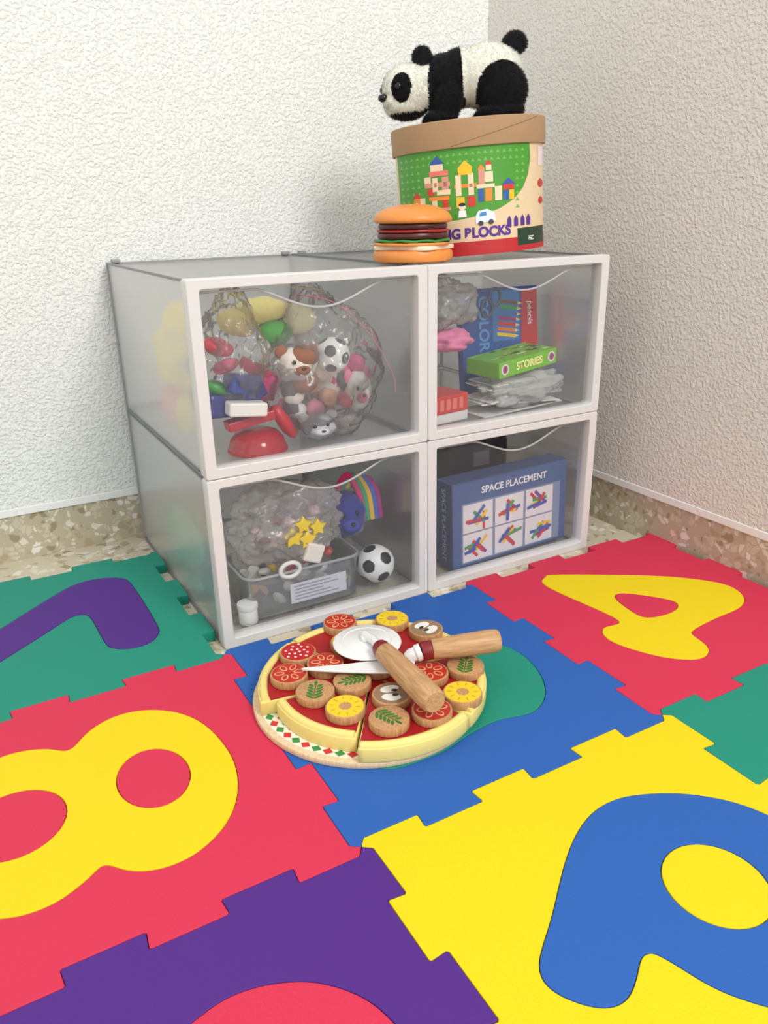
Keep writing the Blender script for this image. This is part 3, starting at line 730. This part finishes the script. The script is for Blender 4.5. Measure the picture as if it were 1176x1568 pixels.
crumple('clear_bag',(.115,.085,.105),(.062,.036,.042),haze('bag_milky',(248,246,243),.30,.2,1.1,bumps=.9,bscale=34),sb,.24,6,21)
ym=mat('star_yellow',(246,214,40),.4,.05)
for x,z,s_ in ((.105,.098,.011),(.122,.092,.010),(.135,.104,.009),(.118,.110,.009)):
    st=[]
    for k in range(10):
        a=k*math.pi/5+.3;rr=s_*(1 if k%2==0 else .55);st.append((rr*math.cos(a),rr*math.sin(a)))
    me=shape([st],.0025,.0008);addmesh('star',me,sb,ym,False,(x,.054,z),UP)
for k in range(14):
    blob('bead',(random.uniform(.075,.155),random.uniform(.07,.1),random.uniform(.075,.12)),(.007,.006,.006),random.choice([(238,232,220),(225,190,150),(240,200,200),(120,60,60)]),sb)
tube('white_ring',[(.098+.0115*math.cos(t*.35),.050,.062+.0085*math.sin(t*.35)) for t in range(18)],.0025,mat('ring_white',(240,240,238),.3),sb,True)
blob('white_peg',(.128,.056,.075),(.011,.008,.011),(240,234,228),sb,(0,.4,0),'b')
sc=soccer('soccer_ball',(.217,.072,F0+.0245),.0232)
sc.rotation_euler=(.3,.2,-.4)
op=root('octopus_plush')
plush('head',(.200,.115,.085),(.026,.024,.030),(50,60,140),op,True,(70,80,170))
for k,c in enumerate([(220,60,120),(60,170,120),(240,190,60),(70,110,200),(180,60,140)]):
    x0=.205+.006*k
    tube('tentacle',cr([(x0-.012,.12,.118),(x0,.115,.135-.002*k),(x0+.012,.11,.110),(x0+.016,.108,.075)],5,False),.0042,mat('tent_%d'%k,c,.8,.3),op)
crumple('purple_cloth',(.19,.20,.05),(.045,.045,.04),mat('cloth_violet',(90,50,110),.85,.4),op,.2,4,30,F0)
jr=root('white_jar',(.048,.058,F0),(0,0,0))
puck('jar_body',.0105,0,.017,.0015,mat('jar_white',(236,236,232),.4,.05),jr,32)
puck('jar_lid',.0115,.0172,.024,.001,mat('jar_white',(236,236,232)),jr,32)
dt=root('dark_toy_bottles')
for k,(x,c) in enumerate(((.030,(120,70,50)),(.036,(60,110,80)),(.028,(40,60,80)))):
    lathe('bottle_%d'%(k+1),[(0,0),(.007,0),(.0075,.003),(.0075,.028),(.004,.034),(.004,.040),(0,.040)],mat('bottle_%d'%k,c,.3,.05),dt,20,(x,.088+.022*k,F0+.0002))
blob('green_cloth',(.034,.24,.05),(.014,.08,.04),(130,195,160),dt)

sp_=root('board_game_box',(.3135,.0475,F0+.0002),(math.radians(-2),0,math.radians(2.5)))
gw,gh,gd=.190,.112,.034
box('game_box',0,gw,0,gd,0,gh,mat('game_blue',(62,90,134),.4,.05,300,.04),sp_,.0008)
face(sp_,[(.001,.001),(gw-.001,.001),(gw-.001,gh-.001),(.001,gh-.001)],(70,100,150))
face(sp_,[(.014,.004),(gw-.012,.004),(gw-.012,gh-.028),(.014,gh-.028)],(128,146,178),-.0006)
ftext(sp_,'SPACE PLACEMENT',.0125,gw/2+.004,gh-.015,(238,240,245),0,-.0009,.0003)
sticks=[(210,50,60),(50,90,180),(240,200,60),(60,160,90),(120,60,150)]
for i in range(3):
    for j in range(2):
        x0=.016+.051*i;z0=.006+.039*j
        face(sp_,[(x0,z0),(x0+.047,z0),(x0+.047,z0+.037),(x0,z0+.037)],(228,226,232),-.0009)
        for k in range(7):
            cx=x0+.0235+random.uniform(-.010,.010);cz=z0+.0185+random.uniform(-.006,.006);a=random.choice([0,.78,-.78,1.57,.2]);L=.012;w=.0021
            dx,dz2=math.cos(a)*L,math.sin(a)*L;nx,nz=-math.sin(a)*w,math.cos(a)*w
            face(sp_,[(cx-dx-nx,cz-dz2-nz),(cx+dx-nx,cz+dz2-nz),(cx+dx+nx,cz+dz2+nz),(cx-dx+nx,cz-dz2+nz)],sticks[k%5],-.0011-.00015*k)
me=textmesh('SPACE PLACEMENT',.011,0);o=addmesh('spine_title',me,sp_,mat('print_200_210_225',(200,210,225),.4,0))
o.matrix_local=Matrix.Translation((-.0004,gd*.5,gh*.5))@Matrix.Rotation(-math.pi/2,4,'Z')@Matrix.Rotation(math.pi/2,4,'X')@Matrix.Rotation(-math.pi/2,4,'Z')
db=root('dark_toy_case',(.41,.13,F0))
box('case_body',-.045,.05,0,.08,0,.135,mat('case_dark',(46,44,52),.5,.1),db,.006)
box('case_latch',-.01,.015,-.004,.0005,.10,.12,mat('case_grey',(120,120,126),.4,.1),db,.001)

# ---------------------------------------------------------------- lights
w=bpy.data.worlds.new('world');scene.world=w;w.use_nodes=True
bgn=w.node_tree.nodes['Background'];bgn.inputs[0].default_value=(.98,.99,1,1);bgn.inputs[1].default_value=1.06
def area(name,loc,tgt,size,en,col=(1,1,1)):
    l=bpy.data.lights.new(name,'AREA');l.shape='DISK';l.size=size;l.energy=en;l.color=col
    o=bpy.data.objects.new(name,l);COL.objects.link(o);o.location=loc
    o.rotation_euler=(Vector(tgt)-Vector(loc)).to_track_quat('-Z','Y').to_euler();return o
area('ceiling_lamp',(.42,-1.75,1.65),(.1,0,.25),.7,34,(1,.985,.965))

# ---------------------------------------------------------------- camera
cd=bpy.data.cameras.new('camera');cam=bpy.data.objects.new('camera',cd);COL.objects.link(cam)
yaw,pitch,roll=.5065,.3703,-.0212
fw=Vector((math.sin(yaw)*math.cos(pitch),math.cos(yaw)*math.cos(pitch),-math.sin(pitch)))
r0=Vector((math.cos(yaw),-math.sin(yaw),0));u0=r0.cross(fw)
rv=r0*math.cos(roll)+u0*math.sin(roll);uv=-r0*math.sin(roll)+u0*math.cos(roll)
Mx=Matrix((rv,uv,-fw)).transposed().to_4x4();Mx.translation=(-.1894,-.6847,.4318)
cam.matrix_world=Mx
cd.sensor_fit='VERTICAL';cd.sensor_height=36;cd.sensor_width=27;cd.lens=1192.96/1568*36;cd.clip_start=.01
scene.camera=cam
